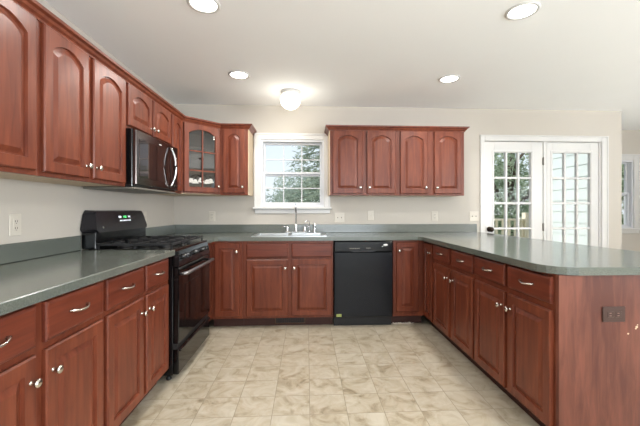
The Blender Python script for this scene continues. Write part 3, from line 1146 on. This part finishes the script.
# ------------------------------------------------------------------ sink and taps
sk = thing('kitchen_sink', 'stainless steel double-bowl sink set into the worktop below the window', 'sink')
mb = MB()
ox0, ox1, oy0, oy1 = SX0 - .02, SX1 + .02, SY0 - .018, SY1 + .005
bowls = [(SX0 + .022, -.20, SY0 + .02, SY1 - .10), (-.165, SX1 - .022, SY0 + .02, SY1 - .10)]
xs = [ox0, bowls[0][0], bowls[0][1], bowls[1][0], bowls[1][1], ox1]
ys = [oy0, bowls[0][2], bowls[0][3], oy1]
for i in range(5):
    for j in range(3):
        if j == 1 and i in (1, 3): continue
        mb.box(xs[i], xs[i + 1], ys[j], ys[j + 1], CT - .001, CT + .007)
mb.build('rim', M['steel'], sk)
for bx0, bx1, by0, by1 in bowls:
    b = MB()
    dz_, t_ = .17, .0
    zz = CT - dz_
    i_ = .02
    vs = [(bx0, by0, CT + .006), (bx1, by0, CT + .006), (bx1, by1, CT + .006), (bx0, by1, CT + .006),
          (bx0 + i_, by0 + i_, zz), (bx1 - i_, by0 + i_, zz), (bx1 - i_, by1 - i_, zz), (bx0 + i_, by1 - i_, zz)]
    b.add(vs, [(0, 1, 5, 4), (1, 2, 6, 5), (2, 3, 7, 6), (3, 0, 4, 7), (4, 5, 6, 7)])
    bo = b.build('bowl', M['steel'], sk)
    so = bo.modifiers.new('sheet', 'SOLIDIFY')
    so.thickness = .0015
    MB().lathe([(.04, 0), (.04, .003), (.03, .004), (0, .002)], 20, Matrix.Translation(((bx0 + bx1) / 2, (by0 + by1) / 2, zz + .001))).build('drain', M['chrome'], bo)
FZ = CT + .0072
FY = SY1 - .045
ft = thing('faucet', 'two-handle chrome kitchen faucet with a straight tall spout behind the sink', 'faucet', (-.125, FY, FZ))
MB().box(-.13, .13, -.025, .025, 0, .012, .005).build('deck_plate', M['chrome'], ft)
MB().lathe([(.022, .012), (.02, .02), (.014, .04), (.013, .09), (.0105, .10)], 20).build('spout_base', M['chrome'], ft)
p = [(0, 0, .09), (0, 0, .30)]
for i in range(1, 9):
    a = PI * i / 9
    p.append((0, -.055 + .055 * math.cos(a), .30 + .028 * math.sin(a)))
p.append((0, -.11, .275))
MB().tube(p, .0095, 12).build('spout', M['chrome'], ft)
for s in (-1, 1):
    h = MB().lathe([(.018, .012), (.016, .03), (.012, .05), (.014, .066), (.010, .078), (0, .08)], 16, Matrix.Translation((s * .10, 0, 0)))
    h.tube([(s * .10, 0, .066), (s * .135, -.005, .075), (s * .165, -.01, .072)], [.007, .006, .0045], 8)
    h.build('lever_handle', M['chrome'], ft)
sp = MB().lathe([(.018, 0), (.016, .01), (.011, .02), (.012, .07), (.016, .09), (.014, .105), (0, .11)], 16).build('sink_sprayer', M['chrome'])
sp.location = (.088, FY, FZ)
tag(sp, 'chrome side sprayer standing right of the faucet', 'sprayer')
fl = thing('filter_tap', 'slim chrome gooseneck filter tap between faucet and sprayer', 'tap', (.032, FY + .004, FZ))
MB().lathe([(.013, 0), (.012, .02), (.006, .03)], 14).build('tap_base', M['chrome'], fl)
p = [(0, 0, .02), (0, 0, .11)]
for i in range(1, 11):
    a = PI * i / 10
    p.append((-.028 + .028 * math.cos(a), -.004 * i, .11 + .03 * math.sin(a)))
MB().tube(p, .004, 8).build('spout', M['chrome'], fl)


# ------------------------------------------------------------------ outlets and small fittings
def plate(name, label, cat, loc, rz, w=.074, h=.118, mat='plate', kind='outlet', group=None):
    t = thing(name, label, cat, loc, rz, group)
    MB().box(-w / 2, w / 2, -.006, 0, -h / 2, h / 2, .003).build('cover_plate', M[mat], t)
    if kind == 'outlet':
        r = MB()
        r.box(-.017, .017, -.0085, -.006, -.034, .034, .002)
        ro = r.build('receptacle', M[mat], t)
        s_ = MB()
        for z in (-.018, .018):
            s_.box(-.008, -.005, -.0092, -.0084, z - .004, z + .006)
            s_.box(.005, .008, -.0092, -.0084, z - .004, z + .006)
            s_.box(-.002, .002, -.0092, -.0084, z - .012, z - .008)
        s_.build('slots', M['slot'], ro)
    elif kind == 'switch':
        MB().box(-.006, .006, -.0085, -.006, -.013, .013).build('toggle_slot', M['slot' if 0 else mat], t)
        MB().box(-.004, .004, -.018, -.006, .0, .008, .002).build('toggle', M[mat], t)
    elif kind == 'double':
        for x in (-.022, .022):
            MB().box(x - .004, x + .004, -.016, -.006, -.004, .008, .002).build('toggle', M['slot'], t)
    return t


plate('wall_outlet', 'ivory outlet on the left wall above the worktop, left of the range', 'outlet', (XL, 1.872, 1.118), RZ_L)
plate('light_switch', 'ivory switch plate on the left wall behind the far end of the range', 'switch', (XL, 3.30, 1.12), RZ_L, kind='switch')
plate('wall_outlet', 'ivory outlet on the back wall in the corner left of the window', 'outlet', (-1.118, D, 1.118), 0)
t = plate('light_switch', 'double switch plate on the back wall just right of the window sill', 'switch', (.395, D, 1.10), 0, w=.118, kind='double')
plate('light_switch', 'single ivory switch under the wall cabinets, above the dishwasher', 'switch', (.772, D, 1.127), 0, kind='switch')
plate('wall_outlet', 'ivory outlet on the back wall above the right corner of the worktop', 'outlet', (1.562, D, 1.118), 0)
plate('light_switch', 'double switch plate on the wall beside the glazed door', 'switch', (2.055, D, 1.115), 0, w=.115, kind='double')
bo = thing('panel_outlet', 'dark brown outlet set sideways in the peninsula end panel', 'outlet', (1.486, 1.5555, .692), 0)
MB().box(-.058, .058, -.006, 0, -.037, .037, .003).build('cover_plate', M['brown_plate'], bo)
for x in (-.02, .02):
    r = MB().box(x - .017, x + .017, -.008, -.006, -.0145, .0145, .003)
    ro = r.build('receptacle', M['brown_plate'], bo)
    s_ = MB()
    for z in (-.006, .006):
        s_.box(x - .006, x + .004, -.0088, -.0079, z - .0015, z + .0015)
    s_.build('slots', plain('worn_slot_edges', (120, 96, 88), .5), ro)
# small chips of bare wood on the end panel
mb = MB()
for x, z, r_ in ((1.607, .627, .006), (1.563, .595, .0045), (1.611, .637, .003), (1.602, .619, .004)):
    mb.prism([(x + r_ * math.cos(a * PI / 3) * (1 + .3 * (a % 2)), z + r_ * math.sin(a * PI / 3)) for a in range(6)], 1.5552, 1.5559, 'y')
tag(mb.build('chipped_spots', M['maple'], ep), 'pale chips in the veneer')
rgs = thing('toe_register', 'brown metal air register set in the toe board of the sink cabinet', 'vent', (-.171, FB + .0775, .052))
mb = MB()
mb.box(-.155, .155, -.006, 0, .026, .034, .001); mb.box(-.155, .155, -.006, 0, -.034, -.026, .001)
mb.box(-.155, -.147, -.006, 0, -.026, .026, .001); mb.box(.147, .155, -.006, 0, -.026, .026, .001)
mb.build('frame', M['register'], rgs)
mb = MB().box(-.147, .147, -.001, .0, -.026, .026)
mb.build('backing', M['blackmatte'], rgs)
mb = MB()
for i in range(15):
    x = -.135 + i * .0193
    mb.box(x - .002, x + .002, -.004, -.001, -.026, .026)
mb.build('louvers', M['toe'], rgs)
# debris strip on the floor by the right-hand corner toe board
mb = MB()
random.seed(5)
for i in range(26):
    x = .90 + i * .0085
    y = FB + .055 + random.uniform(-.004, .006)
    mb.box(x, x + random.uniform(.006, .012), y, y + random.uniform(.004, .009), .0005, random.uniform(.006, .018))
tag(mb.build('caulk_crumbs', M['plate']), 'crumbled white caulk along the floor beside the dishwasher', 'debris')

# ------------------------------------------------------------------ ceiling lights
def can(x, y, label, power=9):
    t = thing('recessed_light', label, 'ceiling light', (x, y, HC), 0, 'recessed ceiling lights')
    MB().lathe([(.098, -.0005), (.098, -.004), (.088, -.008), (.078, -.006), (.078, -.0005)], 32).build('trim_ring', M['trim'], t)
    MB().lathe([(0, -.003), (.077, -.003), (.0775, -.0005)], 32).build('lens', M['can_emit'], t)
    l = area('can_lamp', (x, y, HC - .012), (0, 0, 0), .15, .15, power, (1, .97, .92), 'DISK', 165)
    return t


can(-.62, 2.06, 'recessed ceiling light at the top left, cut by the upper photo edge')
can(1.345, 2.03, 'recessed ceiling light nearest the camera on the right half of the ceiling')
can(-.622, 3.13, 'recessed ceiling light between the sink light and the microwave')
can(1.351, 3.12, 'recessed ceiling light above the wall cabinets right of the window')
can(-.62, -.4, 'recessed ceiling light behind the camera on the left')
can(1.345, -.4, 'recessed ceiling light behind the camera on the right')
fm = thing('flush_ceiling_light', 'lit white glass flush-mount ceiling light in front of the kitchen window', 'ceiling light', (-.172, 3.55, HC))
MB().lathe([(.10, -.0005), (.10, -.025), (.085, -.035), (.05, -.04)], 32).build('canopy', M['trim'], fm)
MB().lathe([(.088, -.036), (.100, -.055), (.106, -.08), (.103, -.115), (.086, -.15), (.05, -.177), (0, -.188)], 36).build('glass_shade', M['bulb_glass'], fm)
pl = bpy.data.lights.new('flush_lamp', 'POINT')
pl.energy = 3
pl.shadow_soft_size = .11
pl.color = (1, .95, .84)
po = bpy.data.objects.new('flush_lamp', pl)
po.location = (-.172, 3.55, HC - .27)
C.objects.link(po)

# chandelier over the dining side, seen mirrored in the glass cabinet door
ch = thing('chandelier', 'bronze chandelier with white bell shades, mirrored in the glass cabinet door', 'chandelier', (3.60, 2.14, 0))
MB().lathe([(.0, HC - .0005), (.065, HC - .001), (.06, HC - .02), (.02, HC - .04), (0, HC - .045)], 24).build('canopy', M['bronze'], ch)
mb = MB()
for i in range(13):
    z = HC - .055 - i * .026
    m = Matrix.Translation((0, 0, z)) @ Matrix.Rotation(i % 2 * PI / 2, 4, 'Z')
    mb.tube([m @ Vector((.011 * math.cos(a * PI / 4), 0, .018 * math.sin(a * PI / 4))) for a in range(9)], .003, 6, caps=False)
mb.build('chain', M['bronze'], ch)
MB().lathe([(.004, 2.09), (.018, 2.06), (.012, 2.02), (.03, 1.97), (.02, 1.92), (.012, 1.90), (.02, 1.87), (0, 1.84)], 20).build('stem', M['bronze'], ch)
for i in range(5):
    a = i * 2 * PI / 5 + .35
    ca, sa = math.cos(a), math.sin(a)
    pts = []
    for t in range(13):
        t /= 12
        r = .02 + .21 * t
        pts.append((ca * r, sa * r, 1.99 + .055 * math.sin(PI * t) - .02 * t))
    ar = MB().tube(pts, .007, 8)
    ar.lathe([(.006, 0), (.022, -.02), (.024, -.045), (.02, -.045)], 14, Matrix.Translation((ca * .23, sa * .23, 1.975)))
    ao = ar.build('arm', M['bronze'], ch)
    sh = MB().lathe([(.024, 0), (.04, -.018), (.052, -.05), (.064, -.08), (.078, -.098), (.074, -.098), (.05, -.055), (.02, -.008)], 20, Matrix.Translation((ca * .23, sa * .23, 1.94)))
    tag(sh.build('bell_shade', M['shade'], ao), 'lit white bell-shaped glass shade')

# ------------------------------------------------------------------ outside
struct('ground', MB().box(-40, 40, DB + .35, 60, -.9, -.75), M['grass'])
dk = MB()
for k in range(13):
    dk.box(1.2, XRC - .22 if k < 9 else 4.15, D + .16 + k * .142, D + .16 + k * .142 + .137, -.10, -.06, .003)
tag(dk.build('deck', M['deck']), 'weathered wooden deck boards outside the glazed door', 'deck')
rl = thing('deck_railing', 'weathered cream wooden railing along the deck outside the glazed door', 'railing', (0, 5.95, 0))
MB().box(1.2, 3.965, -.05, .05, .995, 1.03, .004).build('top_rail', M['deck'], rl)
MB().box(1.2, 3.965, -.02, .02, .02, .09, .004).build('bottom_rail', M['deck'], rl)
x = 1.33
while x < 3.93:
    MB().box(x - .019, x + .019, -.019, .019, .0905, .9945, .003).build('baluster', M['deck'], rl)
    x += .118
for x in (1.2, 4.02):
    MB().box(x - .055, x + .055, -.052, .052, -.06, 1.14, .004).build('post', M['deck'], rl)


def leafy(name, label, loc, blobs, n, size, mat, trunk, seed, cat='tree', group='trees outside', spiky=False):
    rnd = random.Random(seed)
    t = thing(name, label, cat, loc, 0, group)
    mb = MB()
    for i in range(n):
        cx, cy, cz, rx, rz = blobs[rnd.randrange(len(blobs))]
        while True:
            u = Vector((rnd.uniform(-1, 1), rnd.uniform(-1, 1), rnd.uniform(-1, 1)))
            if .25 < u.length < 1: break
        u = u * (.55 + .45 / max(u.length, .3) * rnd.random() ** .4) if u.length < .8 else u
        p = Vector((cx + u.x * rx, cy + u.y * rx, cz + u.z * rz))
        d = Vector((rnd.gauss(0, 1), rnd.gauss(0, 1), rnd.gauss(0, .7))).normalized()
        e_ = d.cross(Vector((rnd.gauss(0, 1), rnd.gauss(0, 1), rnd.gauss(0, 1)))).normalized()
        s_ = size * rnd.uniform(.6, 1.4)
        mb.add([p - d * s_, p + e_ * s_ * .45, p + d * s_, p - e_ * s_ * .45], [(0, 1, 2, 3)])
    me = bpy.data.meshes.new('foliage')
    me.from_pydata(mb.v, [], mb.f)
    me.materials.append(M[mat])
    o = bpy.data.objects.new('foliage', me)
    C.objects.link(o)
    o.parent = t
    tb = MB()
    for path, rr in trunk:
        tb.tube(path, rr, 8)
    tb.build('trunk', M['bark'], t)
    return t


def conifer(label, loc, H_, R_, seed, n=9000):
    rnd = random.Random(seed)
    t = thing('conifer_tree', label, 'tree', loc, 0, 'trees outside')
    mb = MB()
    br = MB()
    br.tube([(0, 0, 0), (0.02, 0, H_ * .5), (0, 0, H_)], [.16, .1, .015], 8)
    nb = 130
    for i in range(nb):
        f = (i + .5) / nb
        z = H_ * (.05 + .93 * f)
        L = R_ * (1 - f) ** .75 * rnd.uniform(.65, 1.15) + .15
        a = i * 2.399 + rnd.uniform(-.3, .3)
        ca, sa = math.cos(a), math.sin(a)
        pts = [Vector((ca * L * k_, sa * L * k_, z + L * (.25 * k_ - .32 * k_ * k_))) for k_ in (0, .35, .7, 1)]
        br.tube(pts, [.022, .016, .01, .004], 5)
        for j in range(int(n / nb)):
            k_ = rnd.uniform(.08, 1.05)
            p = Vector((ca * L * k_, sa * L * k_, z + L * (.25 * k_ - .32 * k_ * k_)))
            p += Vector((rnd.gauss(0, .10 * L + .03), rnd.gauss(0, .10 * L + .03), rnd.gauss(-.05, .07)))
            d = Vector((ca + rnd.gauss(0, .7), sa + rnd.gauss(0, .7), rnd.gauss(-.15, .4))).normalized()
            e_ = d.cross(Vector((rnd.gauss(0, 1), rnd.gauss(0, 1), 1))).normalized()
            s_ = rnd.uniform(.05, .12)
            mb.add([p - d * s_, p + e_ * s_ * .3, p + d * s_, p - e_ * s_ * .3], [(0, 1, 2, 3)])
    me = bpy.data.meshes.new('foliage')
    me.from_pydata(mb.v, [], mb.f)
    me.materials.append(M['conifer'])
    o = bpy.data.objects.new('foliage', me)
    C.objects.link(o)
    o.parent = t
    br.build('trunk', M['bark'], t)
    return t


conifer('tall grey-green conifer seen through the right half of the kitchen window', (1.0, 12.0, -.8), 7.4, 2.1, 3, 21000)
leafy('deciduous_tree', 'pale round-crowned tree in the middle of the kitchen window', (-.45, 17, -.8),
      [(0, 0, 3.0, 1.3, 1.15), (.5, 0, 2.5, 1.2, .9), (-.3, 0, 2.2, 1.0, .9)], 7000, .07, 'leaf2',
      [([(0, 0, 0), (0, 0, 2.0), (.1, 0, 3.2)], [.14, .1, .04])], 7)
leafy('shrub', 'grey-green leafy shrub low in the left pane of the kitchen window', (-1.35, 9.2, -.8),
      [(0, 0, 2.0, .6, .62), (.65, 0, 1.8, .5, .5), (-.7, 0, 1.9, .6, .6), (0, 0, 1.2, .9, .7)], 3600, .045, 'leaf2',
      [([(0, 0, 0), (0, 0, 1.5)], [.06, .03]), ([(.1, 0, .3), (.5, .1, 1.3)], [.04, .02]), ([(-.1, 0, .3), (-.5, .1, 1.4)], [.04, .02])], 9, 'shrub', None)
leafy('broadleaf_tree', 'dense green tree behind the deck, filling the glazed door', (7.2, 11.5, -.8),
      [(0, 0, 2.4, 1.9, 1.5), (-1.2, .5, 3.6, 1.6, 1.2), (1.2, .3, 3.9, 1.7, 1.3), (0, 0, 1.2, 1.8, 1.0), (-1.3, 0, 1.7, 1.3, 1.2), (1.5, 0, 1.8, 1.4, 1.3)], 16000, .065, 'leaf',
      [([(0, 0, 0), (.1, 0, 1.6), (-.1, 0, 3.2), (.2, 0, 4.6)], [.2, .16, .1, .04]), ([(.1, 0, 1.6), (-.8, -.3, 2.8), (-1.5, -.2, 4.2)], [.1, .07, .03]),
       ([(.05, 0, 2.0), (.9, -.4, 3.0), (1.6, -.3, 4.3)], [.1, .07, .03]), ([(0, 0, 2.6), (-.3, -.8, 3.6), (.4, -1.2, 4.6)], [.07, .05, .02])], 11)
leafy('broadleaf_tree', 'tall green tree seen through the narrow bay window', (13.2, 13.2, -.8),
      [(0, 0, 2.2, 1.6, 1.5), (-.6, 0, 3.6, 1.5, 1.2), (.8, 0, 3.4, 1.4, 1.3), (0, 0, .9, 1.5, .9)], 9000, .08, 'leaf',
      [([(0, 0, 0), (.1, 0, 1.6), (-.1, 0, 3.6)], [.2, .16, .06])], 13)
leafy('broadleaf_tree', 'darker green tree standing behind the one that fills the glazed door', (9.0, 19.5, -.8),
      [(0, 0, 3.4, 2.4, 2.0), (-2.0, 0, 2.6, 2.2, 1.7), (2.0, 0, 2.8, 2.2, 1.8), (0, 0, 1.2, 2.6, 1.2)], 12000, .11, 'leaf',
      [([(0, 0, 0), (.1, 0, 1.6), (-.1, 0, 4.0)], [.24, .18, .08])], 17)
